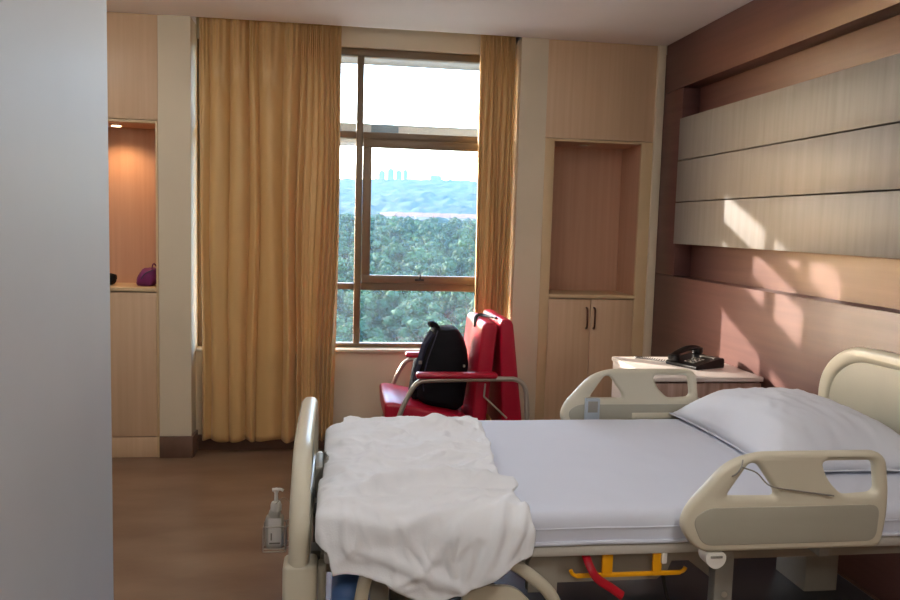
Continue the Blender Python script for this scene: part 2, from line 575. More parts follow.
vl = [0.0, 0.07, 0.20, 0.335, 0.41, 0.595, 0.70, 0.745, 0.79, 0.83, 0.87, 0.905, 0.94, 0.97, 1.0]
curtain('curtain', -0.815, 0.02, -0.805, -0.005, vl, 5.0, 'wide gold satin curtain drawn across half the window to the floor')
vr = [0.0, 0.12, 0.26, 0.38, 0.52, 0.66, 0.80, 0.9, 1.0]
curtain('curtain', 0.868, 1.088, 0.866, 1.075, vr, 5.0, 'narrow bunched gold curtain hanging behind the red chair', nu=220, amp=0.045)
tr = thing('curtain_track', (0.1, 5.0, 2.82), 'white curtain track in the pocket above the window', 'curtain track')
MB().box(-0.84, 1.09, 4.985, 5.015, 2.79, 2.82, 0.003).build('rail', 'track', tr)
for i in range(16):
    x = -0.80 + i * 0.0545 if i < 12 else 0.92 + (i - 12) * 0.05
    MB().box(x - 0.006, x + 0.006, 4.995, 5.005, 2.704, 2.79).build('glider', 'track', tr)

# ------------------------------------------------------------------ built-in cupboards
def cupboard(name, x0, x1, nx0, nx1, label, lit, mats):
    t = thing(name, ((x0 + x1) / 2, D, 0), label, 'cupboard')
    yb = D + 0.345
    MB().box(x0, x1, D, D + 0.02, 2.004, H - 0.002, 0.002).build('upper_panel', mats, t)
    MB().box(x0, nx0, D - 0.004, D + 0.02, 0.002, 2.0, 0.002).build('stile', 'edge', t)
    MB().box(nx1, x1, D - 0.004, D + 0.02, 0.002, 2.0, 0.002).build('stile', 'edge', t)
    MB().box(nx0, nx1, D - 0.004, D + 0.02, 1.985, 2.0, 0.002).build('rail', 'edge', t)
    MB().box(nx0 - 0.012, nx0, D + 0.021, yb, 1.0, 1.985).build('niche_side', 'niche', t)
    MB().box(nx1, nx1 + 0.012, D + 0.021, yb, 1.0, 1.985).build('niche_side', 'niche', t)
    MB().box(nx0 - 0.012, nx1 + 0.012, yb, yb + 0.012, 1.0, 1.997).build('niche_back', 'niche', t)
    MB().box(nx0, nx1, D + 0.021, yb, 1.985, 1.997).build('niche_top', 'niche', t)
    MB().box(nx0, nx1, D - 0.008, yb, 1.005, 1.028, 0.003).build('shelf', 'edge', t)
    MB().box(nx0, nx1, D + 0.004, D + 0.02, 0.002, 0.126, 0.002).build('plinth', mats, t)
    MB().box(nx0, nx1, D + 0.022, yb, 0.126, 0.14).build('cupboard_floor', mats, t)
    xm = (nx0 + nx1) / 2 + (-0.0025 if not lit else 0)
    for a, b, s in ((nx0 + 0.002, xm - 0.0015, 1), (xm + 0.0015, nx1 - 0.002, -1)):
        d = MB().box(a, b, D + 0.001, D + 0.019, 0.132, 0.998, 0.0015).build('door', mats, t)
        hx = (b - 0.026) if s > 0 else (a + 0.02)
        MB().tube([(hx, D + 0.002, 0.945), (hx, D - 0.024, 0.935), (hx, D - 0.028, 0.88), (hx, D - 0.024, 0.822), (hx, D + 0.002, 0.812)], 0.006, 8, 5).build('handle', 'brown_metal', d)
    lx = nx0 + (nx1 - nx0) * (0.86 if lit else 0.40)
    lx = -1.31 if lit else lx
    ly = D + 0.17 if lit else D + 0.13
    lm = MB().lathe([(0.038, 0.0), (0.038, 0.004), (0.03, 0.006)], (lx, ly, 1.979), 20).build('downlight', 'edge', t)
    ln = MB().lathe([(0.027, 0.0), (0.027, 0.004)], (lx, ly, 1.9755), 20).build('lens', 'lens_off', lm)
    if lit:
        M['lens_on'] = emission('lamp_lens', (1.0, 0.72, 0.42), 8)
        ln.data.materials.clear(); ln.data.materials.append(M['lens_on'])
        ld = bpy.data.lights.new('niche_lamp', 'SPOT')
        ld.energy = 9
        ld.color = (1.0, 0.58, 0.26)
        ld.spot_size = math.radians(140)
        ld.spot_blend = 0.8
        ld.shadow_soft_size = 0.03
        lo = bpy.data.objects.new('niche_lamp', ld)
        lo.location = (lx, ly, 1.968)
        COL.objects.link(lo)
    return t

cupboard('cupboard', 1.2745, 1.9745, 1.335, 1.90, 'maple built-in cupboard with empty niche and double doors beside red wall', False, 'laminate')
cupboard('cupboard', -2.195, -1.036, -2.15, -1.05, 'maple built-in cupboard with lit orange niche beside white wall', True, 'laminate')

# purple pouch and dark pouch in the lit niche
def lump(name, c, s, mat, label, cat, seed=0, extra=None):
    bm = bmesh.new()
    bmesh.ops.create_icosphere(bm, subdivisions=4, radius=1)
    for v in bm.verts:
        p = v.co.copy()
        q = Vector((math.copysign(abs(p.x) ** 0.75, p.x), math.copysign(abs(p.y) ** 0.75, p.y), math.copysign(abs(p.z) ** 0.8, p.z)))
        d = 1 + 0.12 * nz(p.x * 1.6 + seed, p.y * 1.6, p.z * 1.6) + 0.05 * nz(p.x * 5, p.y * 5 + seed, p.z * 5)
        q *= d
        if q.z < -0.8: q.z = -0.8
        sh = 0.28 * q.z
        v.co = Vector(((q.x + sh) * s[0], q.y * s[1], (q.z + 0.8) * s[2])) + Vector(c)
    me = bpy.data.meshes.new(name)
    bm.to_mesh(me); bm.free()
    t = thing(name, c, label, cat)
    link('body', me, mat, t, angle=180)
    if extra: extra(t)
    return t

def pouch_extra(t):
    MB().tube([(-1.165, 5.0, 1.06), (-1.13, 4.985, 1.105), (-1.085, 4.99, 1.13)], 0.003, 6, 6).build('zip', 'bag_zip', t)
    MB().tube([(-1.10, 5.02, 1.13), (-1.085, 5.0, 1.165), (-1.07, 5.04, 1.14)], 0.004, 6, 6).build('loop', 'purple', t)
lump('pouch', (-1.125, 5.06, 1.0285), (0.062, 0.07, 0.062), 'purple', 'crumpled purple fabric pouch lying in the lit niche', 'pouch', 2, pouch_extra)
def pouch2(t):
    MB().tube([(-1.387, 5.0, 1.07), (-1.367, 4.98, 1.10), (-1.337, 5.0, 1.07)], 0.004, 6, 6).build('loop', 'dark', t)
lump('pouch', (-1.372, 5.06, 1.0285), (0.055, 0.06, 0.04), 'black', 'small dark pouch beside the white wall in the lit niche', 'pouch', 9, pouch2)

# ------------------------------------------------------------------ bedside cabinet and telephone
bc = thing('bedside_cabinet', (1.745, 3.77, 0), 'pale topped bedside cabinet between the bed and the red wall', 'cabinet')
BX0, BX1, BY0, BY1, BZ = 1.47, 2.008, 3.49, 4.06, 0.772
MB().box(BX0 - 0.006, BX1, BY0 - 0.008, BY1, BZ - 0.022, BZ, 0.004).build('top', 'bedside_top', bc)
MB().box(BX0, BX0 + 0.018, BY0 + 0.02, BY1 - 0.004, 0.06, BZ - 0.023, 0.002).build('side_panel', 'bedside_top', bc)
MB().box(BX1 - 0.022, BX1 - 0.004, BY0 + 0.02, BY1 - 0.004, 0.06, BZ - 0.023, 0.002).build('side_panel', 'bedside_top', bc)
MB().box(BX0 + 0.018, BX1 - 0.022, BY1 - 0.02, BY1 - 0.006, 0.06, BZ - 0.023).build('back_panel', 'bedside_body', bc)
MB().box(BX0 + 0.018, BX1 - 0.022, BY0 + 0.02, BY1 - 0.02, 0.06, 0.08).build('bottom_panel', 'bedside_body', bc)
dr = MB().box(BX0 + 0.002, BX1 - 0.006, BY0, BY0 + 0.019, 0.60, BZ - 0.03, 0.003).build('drawer', 'bedside_body', bc)
MB().tube([(1.69, BY0 + 0.002, 0.67), (1.69, BY0 - 0.022, 0.67), (1.79, BY0 - 0.022, 0.67), (1.79, BY0 + 0.002, 0.67)], 0.005, 8).build('handle', 'chrome', dr)
dd = MB().box(BX0 + 0.002, BX1 - 0.006, BY0, BY0 + 0.019, 0.07, 0.594, 0.003).build('door', 'bedside_body', bc)
MB().tube([(1.52, BY0 + 0.002, 0.40), (1.52, BY0 - 0.022, 0.40), (1.52, BY0 - 0.022, 0.52), (1.52, BY0 + 0.002, 0.52)], 0.005, 8).build('handle', 'chrome', dd)
for x in (BX0 + 0.05, BX1 - 0.05):
    for y in (BY0 + 0.06, BY1 - 0.06):
        MB().lathe([(0.012, 0.0), (0.025, 0.008), (0.025, 0.042), (0.012, 0.05)], (x - 0.025, y, 0.03), 14, 'X').box(x - 0.02, x + 0.02, y - 0.02, y + 0.02, 0.045, 0.06) \
            .lathe([(0.029, -0.012), (0.029, 0.012)], (x, y, 0.03), 16, 'Y').build('caster', 'dark', bc)

ph = thing('telephone', (1.80, 3.80, BZ), 'black desk telephone with handset on the bedside cabinet', 'telephone')
def telephone():
    rz = Matrix.Rotation(math.radians(-68), 4, 'Z')
    c = Vector((1.805, 3.79, BZ))
    def tr_(me):
        me.transform(Matrix.Translation(c) @ rz)
        return me
    prof = [(-0.10, 0.0), (0.10, 0.0), (0.10, 0.042), (0.085, 0.05), (-0.085, 0.022), (-0.10, 0.016)]
    m = MB().prism(round_poly(prof, 0.006, 3), 'X', -0.10, 0.10)
    link('body', tr_(m.mesh()), 'black_plastic', ph)
    def hz(y): return 0.0365 + 0.165 * y
    m = MB()
    m.tube([(-0.062, -0.098, hz(-0.09) + 0.018), (-0.062, -0.06, hz(-0.06) + 0.034), (-0.062, 0.0, hz(0) + 0.042), (-0.062, 0.06, hz(0.06) + 0.034), (-0.062, 0.098, hz(0.09) + 0.018)],
           lambda t: (0.024 - 0.006 * math.sin(math.pi * t), 0.014), 12, 5)
    m.lathe([(0.026, -0.012), (0.03, 0.0), (0.028, 0.018), (0.01, 0.022)], (-0.062, -0.083, hz(-0.083) + 0.012), 16)
    m.lathe([(0.026, -0.012), (0.03, 0.0), (0.028, 0.018), (0.01, 0.022)], (-0.062, 0.083, hz(0.083) + 0.012), 16)
    link('handset', tr_(m.mesh()), 'black_plastic', ph)
    for r in range(4):
        for q in range(3):
            x, y = 0.0 + q * 0.024, -0.06 + r * 0.022
            link('key', tr_(MB().box(x - 0.008, x + 0.008, y - 0.006, y + 0.006, hz(y) - 0.002, hz(y) + 0.004, 0.001).mesh()), 'grey_metal', ph)
    link('display', tr_(MB().box(-0.01, 0.08, 0.045, 0.075, hz(0.06) - 0.004, hz(0.06) + 0.003, 0.001).mesh()), 'grey_metal', ph)
telephone()
pts = []
for i in range(150):
    t = i / 149
    bx, by = 1.565 + 0.165 * t, 3.985 - 0.13 * t + 0.03 * math.sin(t * 5)
    a = i * 0.9
    pts.append((bx + 0.004 * math.cos(a), by + 0.006 * math.sin(a), BZ + 0.008 + 0.005 * math.cos(a)))
MB().tube(pts, 0.0022, 5).build('cord', 'black_plastic', ph)

# ------------------------------------------------------------------ folding chair
ch = thing('recliner_chair', (0.65, 4.48, 0), 'red vinyl folding recliner chair with steel arms under the window', 'chair')
CY0, CY1 = 4.21, 4.76
def cushion(poly, r, y0, y1, name, crown=0.012, bev=0.02):
    me = plate([round_poly(poly, r, 5)], 'Y', (y0 + y1) / 2, (y1 - y0) / 2, bev)
    return link(name, me, 'red_vinyl', ch, angle=50)
seat = cushion([(0.272, 0.365), (0.72, 0.30), (0.73, 0.405), (0.31, 0.492), (0.266, 0.488)], 0.035, CY0, CY1, 'seat')
cushion([(0.735, 0.30), (0.815, 0.30), (0.872, 0.90), (0.855, 0.925), (0.80, 0.925), (0.785, 0.90)], 0.02, CY0, CY1, 'backrest')
cushion([(0.915, 0.31), (1.035, 0.31), (0.958, 0.92), (0.942, 0.945), (0.895, 0.945), (0.882, 0.92)], 0.02, CY0, CY1, 'folded_section')
for y in (4.15, 4.82):
    MB().tube([(0.27, y, 0.012), (0.30, y, 0.25), (0.345, y, 0.44), (0.40, y, 0.565), (0.44, y, 0.613), (0.50, y, 0.625), (0.70, y, 0.63), (0.90, y, 0.632), (0.97, y, 0.627), (1.015, y, 0.59),
               (1.03, y, 0.50), (1.04, y, 0.30), (1.05, y, 0.012)], 0.0135, 10, 6).build('arm_frame', 'chrome', ch)
    MB().box(0.425, 0.862, y - 0.032, y + 0.032, 0.636, 0.668, 0.014, 3).build('armrest', 'red_vinyl', ch)
    MB().lathe([(0.017, 0), (0.017, 0.02)], (0.27, y, 0), 12).build('foot', 'dark', ch)
    MB().lathe([(0.017, 0), (0.017, 0.02)], (1.05, y, 0), 12).build('foot', 'dark', ch)
    yy = y + (0.03 if y < 4.5 else -0.03)
    MB().tube([(0.80, yy, 0.53), (0.93, yy, 0.41)], 0.005, 8).tube([(0.80, yy, 0.53), (0.805, yy, 0.60)], 0.005, 8).build('hinge_rod', 'chrome', ch)
MB().tube([(0.312, 4.15, 0.33), (0.312, 4.82, 0.33)], 0.011, 8).build('crossbar', 'chrome', ch)
MB().tube([(1.04, 4.15, 0.27), (1.04, 4.82, 0.27)], 0.011, 8).build('crossbar', 'chrome', ch)
MB().tube([(0.312, 4.15, 0.325), (1.038, 4.15, 0.295)], 0.009, 8).build('side_bar', 'chrome', ch)
MB().tube([(0.312, 4.82, 0.325), (1.038, 4.82, 0.295)], 0.009, 8).build('side_bar', 'chrome', ch)
# carrying strap over the back
MB().tube([(0.775, 4.40, 0.885), (0.79, 4.47, 0.928), (0.825, 4.50, 0.94), (0.868, 4.44, 0.938), (0.885, 4.34, 0.94)], (0.007), 8, 6) \
    .tube([(0.785, 4.42, 0.90), (0.80, 4.45, 0.935), (0.83, 4.44, 0.938), (0.87, 4.38, 0.938)], 0.006, 8, 6).build('carry_strap', 'black_plastic', ch)

# ------------------------------------------------------------------ backpack
bp = thing('backpack', (0.59, 4.47, 0.5), 'black backpack slumped on the red recliner chair', 'backpack')
def backpack():
    # loft of horizontal sections: z, x0, x1, half width in y
    sec = [(0.462, 0.475, 0.700, 0.13), (0.49, 0.448, 0.718, 0.155), (0.54, 0.446, 0.733, 0.16), (0.60, 0.452, 0.745, 0.16), (0.68, 0.468, 0.742, 0.157), (0.75, 0.488, 0.732, 0.15),
           (0.81, 0.508, 0.715, 0.135), (0.845, 0.525, 0.70, 0.115), (0.866, 0.538, 0.682, 0.09), (0.876, 0.56, 0.66, 0.05)]
    yc = 4.455
    n = 44
    bm = bmesh.new()
    rings = []
    Z = [Vector((s[0], 0, 0)) for s in sec]
    dense = []
    for i in range(len(sec) - 1):
        for k in range(5):
            t = k / 5
            dense.append(tuple(a + (b - a) * t for a, b in zip(sec[i], sec[i + 1])))
    dense.append(sec[-1])
    for (z, x0, x1, hy) in dense:
        ring = []
        for k in range(n):
            a = 2 * math.pi * k / n
            cx, hx = (x0 + x1) / 2, (x1 - x0) / 2
            c, s = math.cos(a), math.sin(a)
            px = math.copysign(abs(c) ** 0.6, c) * hx
            py = math.copysign(abs(s) ** 0.6, s) * hy
            w = 1 + 0.06 * nz(px * 9, py * 9 + 3, z * 9) + 0.03 * nz(px * 30, py * 30, z * 30)
            ring.append(bm.verts.new((cx + px * w, yc + py * w, z + 0.006 * nz(px * 20, py * 20, z * 4) - 0.2 * (cx + px - 0.46) * max(0, min(1, (0.62 - z) / 0.12)))))
        rings.append(ring)
    for A, B in zip(rings, rings[1:]):
        for k in range(n):
            bm.faces.new((A[k], A[(k + 1) % n], B[(k + 1) % n], B[k]))
    bm.faces.new(rings[0][::-1]); bm.faces.new(rings[-1])
    bmesh.ops.recalc_face_normals(bm, faces=bm.faces)
    me = bpy.data.meshes.new('body'); bm.to_mesh(me); bm.free()
    link('body', me, 'black', bp, angle=180)
    # front pocket on the side facing the seat front, shoulder straps, handle, zip
    m = MB().box(0.435, 0.485, 4.36, 4.56, 0.47, 0.68, 0.022, 3, Matrix.Rotation(math.radians(8), 3, 'Y'))
    m.build('front_pocket', 'black', bp, angle=180)
    MB().tube([(0.575, 4.40, 0.868), (0.545, 4.40, 0.896), (0.528, 4.43, 0.893), (0.530, 4.47, 0.885), (0.56, 4.50, 0.865)], (0.013), 10, 6).build('grab_handle', 'black', bp)
    for y in (4.34, 4.40):
        MB().tube([(0.535, y, 0.85), (0.495, y - 0.012, 0.79), (0.468, y - 0.012, 0.70), (0.447, y - 0.01, 0.62), (0.452, y, 0.54)], (0.006, 0.014), 8, 6).build('strap', 'bag_zip', bp)
    MB().tube([(0.56, 4.335, 0.865), (0.535, 4.313, 0.80), (0.50, 4.297, 0.70), (0.48, 4.292, 0.60), (0.485, 4.298, 0.535)], 0.0035, 6, 8).build('zip', 'bag_zip', bp)
    MB().box(0.70, 0.712, 4.296, 4.304, 0.668, 0.682, 0.002).build('zip_pull', 'chrome', bp)
    MB().box(0.448, 0.466, 4.318, 4.342, 0.60, 0.625, 0.003).build('buckle', 'grey_metal', bp)
    MB().box(0.455, 0.475, 4.318, 4.342, 0.68, 0.70, 0.003).build('buckle', 'grey_metal', bp)
backpack()

# ------------------------------------------------------------------ hospital bed
bed = thing('hospital_bed', (0.95, 2.49, 0), 'adjustable hospital bed with cream plastic side rails and foot board', 'bed')
YN, YF, ZT = 1.975, 3.005, 0.70          # near and far edge of the mattress, its top
BXF, BXH = 0.015, 1.93                    # foot and head end
# deck frame
MB().box(-0.02, 1.96, YN - 0.005, YN + 0.035, 0.585, 0.615, 0.008).build('deck_rail', 'bed_white', bed)
MB().box(-0.02, 1.96, YF - 0.035, YF + 0.005, 0.585, 0.615, 0.008).build('deck_rail', 'bed_white', bed)
MB().box(0.0, 1.95, YN + 0.036, YF - 0.036, 0.596, 0.612, 0.003).build('deck', 'beam', bed)
MB().box(-0.03, 1.97, YN + 0.07, YN + 0.12, 0.53, 0.584, 0.006).build('frame_beam', 'beam', bed)
MB().box(-0.03, 1.97, YF - 0.12, YF - 0.07, 0.53, 0.584, 0.006).build('frame_beam', 'beam', bed)
for x in (-0.03, 1.93):
    MB().box(x, x + 0.04, YN + 0.121, YF - 0.121, 0.53, 0.584, 0.004).build('cross_beam', 'beam', bed)
# side fairing, bracket, post and brace below the near edge
MB().prism([(0.585, 0.485), (0.895, 0.485), (0.925, 0.51), (0.955, 0.583), (0.585, 0.583)], 'Y', YN + 0.062, YN + 0.069).build('side_fairing', 'beam', bed)
MB().prism([(0.52, 0.475), (0.60, 0.475), (0.60, 0.583), (0.535, 0.583), (0.52, 0.56)], 'Y', YN + 0.03, YN + 0.061).build('bracket', 'beam', bed)
MB().box(1.05, 1.105, YN + 0.03, YN + 0.07, 0.16, 0.584, 0.005).build('post', 'grey_metal', bed)
MB().lathe([(0.008, 0), (0.008, 0.004), (0.004, 0.007)], (1.078, YN + 0.0235, 0.45), 12, 'Y').build('bolt', 'chrome', bed)
MB().prism([(0.925, 0.583), (0.97, 0.583), (1.10, 0.49), (1.10, 0.445)], 'Y', YN + 0.071, YN + 0.09).build('brace', 'beam', bed)
MB().box(0.10, 0.15, YN + 0.05, YN + 0.09, 0.16, 0.583, 0.005).build('post', 'grey_metal', bed)
# base frame, lifting columns, casters
MB().box(0.05, 1.85, YN + 0.10, YN + 0.15, 0.14, 0.19, 0.005).build('base_beam', 'grey_metal', bed)
MB().box(0.05, 1.85, YF - 0.15, YF - 0.10, 0.14, 0.19, 0.005).build('base_beam', 'grey_metal', bed)
for x in (0.2, 1.6):
    MB().box(x, x + 0.06, YN + 0.15, YF - 0.15, 0.14, 0.19, 0.005).build('base_beam', 'grey_metal', bed)
    MB().box(x - 0.02, x + 0.10, 2.40, 2.58, 0.19, 0.40, 0.006).box(x, x + 0.08, 2.42, 2.56, 0.40, 0.596, 0.006).build('lift_column', 'beam', bed)
for x in (0.12, 1.78):
    for y in (YN + 0.125, YF - 0.125):
        MB().lathe([(0.03, -0.018), (0.062, -0.014), (0.062, 0.014), (0.03, 0.018)], (x, y, 0.062), 20, 'Y') \
            .box(x - 0.03, x + 0.03, y - 0.028, y + 0.028, 0.105, 0.14, 0.006).build('caster', 'dark', bed)
MB().box(0.0, 0.092, 2.08, 2.75, 0.20, 0.475, 0.03, 3).box(0.02, 0.07, 2.3, 2.5, 0.474, 0.595).build('motor_cover', 'blue', bed)['label'] = 'blue plastic cover'
MB().box(0.10, 1.80, YN + 0.16, YF - 0.16, 0.195, 0.25, 0.02, 3).build('base_shade_cover', 'base_grey', bed)  # cover added so the shaded view under the bed stays dark
# dangling cable below
MB().tube([(0.92, YN + 0.10, 0.52), (0.95, YN + 0.10, 0.40), (1.0, YN + 0.11, 0.34), (1.09, YN + 0.11, 0.30), (1.2, YN + 0.12, 0.19)], 0.005, 8, 8).build('cable', 'dark', bed)
# yellow bag hanger
hg = MB().box(0.645, 0.94, YN + 0.006, YN + 0.016, 0.519, 0.532, 0.004).tube([(0.648, YN + 0.011, 0.525), (0.636, YN + 0.011, 0.531), (0.630, YN + 0.011, 0.542)], 0.0055, 8, 4) \
    .tube([(0.935, YN + 0.011, 0.525), (0.948, YN + 0.011, 0.531), (0.953, YN + 0.011, 0.540)], 0.0055, 8, 4) \
    .box(0.716, 0.746, YN + 0.007, YN + 0.018, 0.525, 0.586, 0.003).box(0.858, 0.884, YN + 0.007, YN + 0.018, 0.525, 0.586, 0.003).build('bag_hanger', 'yellow', bed)
hg['label'] = 'yellow drainage bag hanger'
rl = MB().tube([(0.672, YN + 0.03, 0.586), (0.676, YN - 0.01, 0.560), (0.695, YN - 0.02, 0.530), (0.735, YN - 0.022, 0.503), (0.764, YN - 0.022, 0.482)], (0.012, 0.007), 10, 6).build('release_lever', 'red_plastic', bed)
rl['label'] = 'red release lever'
MB().box(0.88, 0.895, YN - 0.0, YN + 0.02, 0.555, 0.588, 0.003).build('pin', 'white_plastic', bed)

# side rails: outline in X and Z (for a rail whose deck side bottom is z0)
def rail_outline(x0, mirror=False, z0=0.628):
    P = [(0.05, 0.0), (0.57, 0.0), (0.585, 0.12), (0.565, 0.262), (0.20, 0.262), (0.12, 0.235), (0.02, 0.125), (0.0, 0.07)]
    R = [0.05, 0.03, 0.08, 0.045, 0.07, 0.06, 0.06, 0.05]
    h1 = [(0.118, 0.146), (0.262, 0.143), (0.255, 0.165), (0.205, 0.232), (0.18, 0.236)]
    h2 = [(0.38, 0.238), (0.535, 0.238), (0.548, 0.148), (0.45, 0.142), (0.405, 0.185)]
    W = 0.59
    f = (lambda p: (x0 + (W - p[0] if mirror else p[0]), z0 + p[1]))
    L = [[f(p) for p in round_poly(P, R, 6)], [f(p) for p in round_poly(h1, 0.02, 4)], [f(p) for p in round_poly(h2, 0.022, 4)]]
    return L, f

def side_rail(x0, y, mirror, z0, inward, low=False):
    L, f = rail_outline(x0, mirror, z0)
    if low:
        pass
    r = link('side_rail', plate(L, 'Y', y, 0.017, 0.012), 'abs', bed, angle=60)
    r['label'] = 'cream plastic side rail'
    # raised inner panel and keypad
    pan = [f(p) for p in round_poly([(0.06, 0.02), (0.55, 0.02), (0.555, 0.12), (0.07, 0.12), (0.03, 0.09)], 0.03, 5)]
    for s in (-1, 1):
        link('inset_panel', plate([pan], 'Y', y + s * 0.0165, 0.0025, 0.002), 'abs_panel', r)
    return r, f

rf, ff = side_rail(0.892, 3.055, False, 0.628, -1)
MB().box(0.99, 1.05, 3.018, 3.037, 0.64, 0.776, 0.004).build('keypad', 'screen_grey', rf)
MB().box(1.0, 1.04, 3.0165, 3.0185, 0.72, 0.765, 0.0005).build('keypad_screen', 'grey_metal', rf)
MB().box(1.19, 1.40, 3.03, 3.037, 0.69, 0.714, 0.003).build('grip', 'abs', rf)
rn, fn_ = side_rail(0.885, 1.90, False, 0.622, 1)
MB().prism(round_poly([(0.957, 0.62), (1.016, 0.62), (1.014, 0.59), (0.988, 0.574), (0.962, 0.59)], 0.015, 4), 'Y', 1.885, 1.93).build('latch', 'white_plastic', rn)
MB().box(0.972, 1.004, 1.882, 1.886, 0.607, 0.613, 0.0005).build('latch_mark', 'grey_metal', rn)
MB().tube([(1.02, 1.874, 0.832), (1.035, 1.874, 0.852), (1.05, 1.90, 0.870), (1.04, 1.925, 0.845), (1.02, 1.922, 0.825), (1.015, 1.90, 0.82)], 0.0022, 6, 6, True) \
    .tube([(1.04, 1.878, 0.85), (1.08, 1.876, 0.835), (1.12, 1.876, 0.80), (1.2, 1.877, 0.785), (1.3, 1.876, 0.77)], 0.0022, 6, 6).build('call_cord', 'grey_metal', rn)
for x in (1.02, 1.30):
    MB().box(x, x + 0.03, 1.92, 1.972, 0.585, 0.64, 0.004).build('rail_mount', 'grey_metal', bed)
    MB().box(x, x + 0.03, 3.01, 3.037, 0.585, 0.64, 0.004).build('rail_mount', 'grey_metal', bed)
# lowered foot rails: open tube frames
for y in (1.945, 3.035):
    fr = MB().tube([(0.10, y, 0.585), (0.085, y, 0.56), (0.072, y, 0.48), (0.075, y, 0.40), (0.11, y, 0.36), (0.30, y, 0.352), (0.52, y, 0.36), (0.575, y, 0.40), (0.585, y, 0.45),
                    (0.555, y, 0.51), (0.48, y, 0.572), (0.43, y, 0.592), (0.30, y, 0.596), (0.14, y, 0.596)], (0.017), 12, 5, True).build('foot_rail', 'abs', bed)
    fr['label'] = 'cream lowered foot rail'
    s = 1 if y < 2.5 else -1
    for x in (0.20, 0.40):
        MB().box(x, x + 0.035, min(y, y + s * 0.05), max(y, y + s * 0.05), 0.575, 0.60, 0.004).build('rail_mount', 'grey_metal', bed)
    MB().prism(round_poly([(0.30, 0.37), (0.54, 0.38), (0.55, 0.44), (0.47, 0.525), (0.34, 0.53)], 0.03, 4), 'Y', y - 0.006, y + 0.006).build('rail_panel', 'abs', bed)

# foot board: rounded arch in Y and Z, thick rim with a thinner panel
def board(xc, zt, zb, name, y0=1.975, y1=3.01, half=0.026):
    P = [(y0, zb), (y1, zb), (y1 + 0.004, zt - 0.13), (y1 - 0.16, zt - 0.005), ((y0 + y1) / 2, zt + 0.006), (y0 + 0.16, zt - 0.005), (y0 - 0.004, zt - 0.13)]
    R = [0.02, 0.02, 0.16, 0.16, 0.3, 0.16, 0.16]
    out = round_poly(P, R, 10)
    inn = [((y0 + y1) / 2 + (p[0] - (y0 + y1) / 2) * 0.86, zb + 0.03 + (p[1] - zb) * 0.80) for p in out]
    o = link(name, plate([out, inn], 'X', xc, half, 0.02), 'abs', bed, angle=60)
    mid = [((y0 + y1) / 2 + (p[0] - (y0 + y1) / 2) * 0.88, zb + 0.028 + (p[1] - zb) * 0.815) for p in out]
    link('panel', plate([mid], 'X', xc, 0.012, 0.003), 'abs_panel', o)
    return o
fb = board(-0.083, 0.842, 0.56, 'foot_board')
board(1.995, 1.03, 0.60, 'head_board', half=0.022)
for y in (1.985, 2.93):
    MB().box(-0.123, -0.037, y - 0.012, y + 0.072, 0.40, 0.583, 0.012, 3).build('corner_bumper', 'abs', bed)
    MB().box(-0.035, -0.014, y, y + 0.05, 0.42, 0.575, 0.004).box(-0.030, -0.02, y - 0.006, y + 0.0, 0.43, 0.565, 0.002).build('hinge_bracket', 'abs_panel', bed)
# hardware on the inner side of the foot board
hb = MB().box(-0.056, -0.030, 2.42, 2.58, 0.60, 0.70, 0.006).build('control_box', 'grey_metal', bed)
MB().box(-0.031, -0.028, 2.44, 2.56, 0.62, 0.68).build('socket', 'dark', hb)
MB().box(-0.056, -0.024, 2.30, 2.39, 0.50, 0.60, 0.006).tube([(-0.04, 2.25, 0.55), (-0.04, 2.75, 0.55)], 0.010, 8).build('cable_holder', 'dark', hb)
MB().tube([(-0.032, 2.35, 0.58), (-0.026, 2.35, 0.70), (-0.026, 2.62, 0.70), (-0.032, 2.62, 0.58)], 0.005, 8).build('wire_handle', 'chrome', bed)
MB().tube([(-0.045, 2.15, 0.545), (-0.045, 2.15, 0.48)], 0.014, 10).box(-0.056, -0.03, 2.12, 2.18, 0.545, 0.56).build('socket_tube', 'grey_metal', bed)

# ------------------------------------------------------------------ mattress with sheet
mt = thing('mattress', (0.97, 2.49, 0.613), 'thin mattress under a tight white sheet on the hospital bed', 'mattress')
MB().box(BXF + 0.015, BXH - 0.01, YN + 0.02, YF - 0.02, 0.6165, ZT - 0.012, 0.02, 3).build('core', 'foam', mt)
def sheet_fn(u, v):
    # u along the bed, v across it and down both sides
    x = BXF + (BXH - BXF) * u
    drop = 0.082
    L = (YF - YN) + 2 * drop
    s = v * L
    r = 0.024
    if s < drop:
        k = drop - s
        y, z = YN, ZT - k
        if k < r:
            a = (1 - k / r) * math.pi / 2
            y, z = YN + r * (1 - math.cos(a)), ZT - r + r * math.sin(a)
            y, z = YN + r - r * math.cos(a), ZT - r + r * math.sin(a)
    elif s > L - drop:
        k = s - (L - drop)
        y, z = YF, ZT - k
        if k < r:
            a = (1 - k / r) * math.pi / 2
            y, z = YF - r + r * math.cos(a), ZT - r + r * math.sin(a)
    else:
        t = (s - drop) / (YF - YN)
        y, z = YN + r + (YF - YN - 2 * r) * t, ZT
    top = 1 if z > ZT - 0.005 else 0
    e = min(u, 1 - u) * (BXH - BXF)
    if e < 0.03:
        z -= (0.03 - math.sqrt(max(0, 0.03 ** 2 - (0.03 - e) ** 2))) * 0.9
    z += top * (0.0025 * nz(x * 5, y * 5) + 0.0015 * nz(x * 16, y * 9, 2))
    side = 1 - top
    yo = 0.004 * math.sin(math.pi * min(1, (ZT - z) / 0.08)) + 0.003 * nz(x * 7, z * 20, 4)
    if side: y += -yo if y < 2.5 else yo
    return (x, y, z)
sh = link('sheet', grid(160, 110, sheet_fn), 'sheet', mt, angle=180)
sm = sh.modifiers.new('thickness', 'SOLIDIFY'); sm.thickness = 0.002; sm.offset = -1
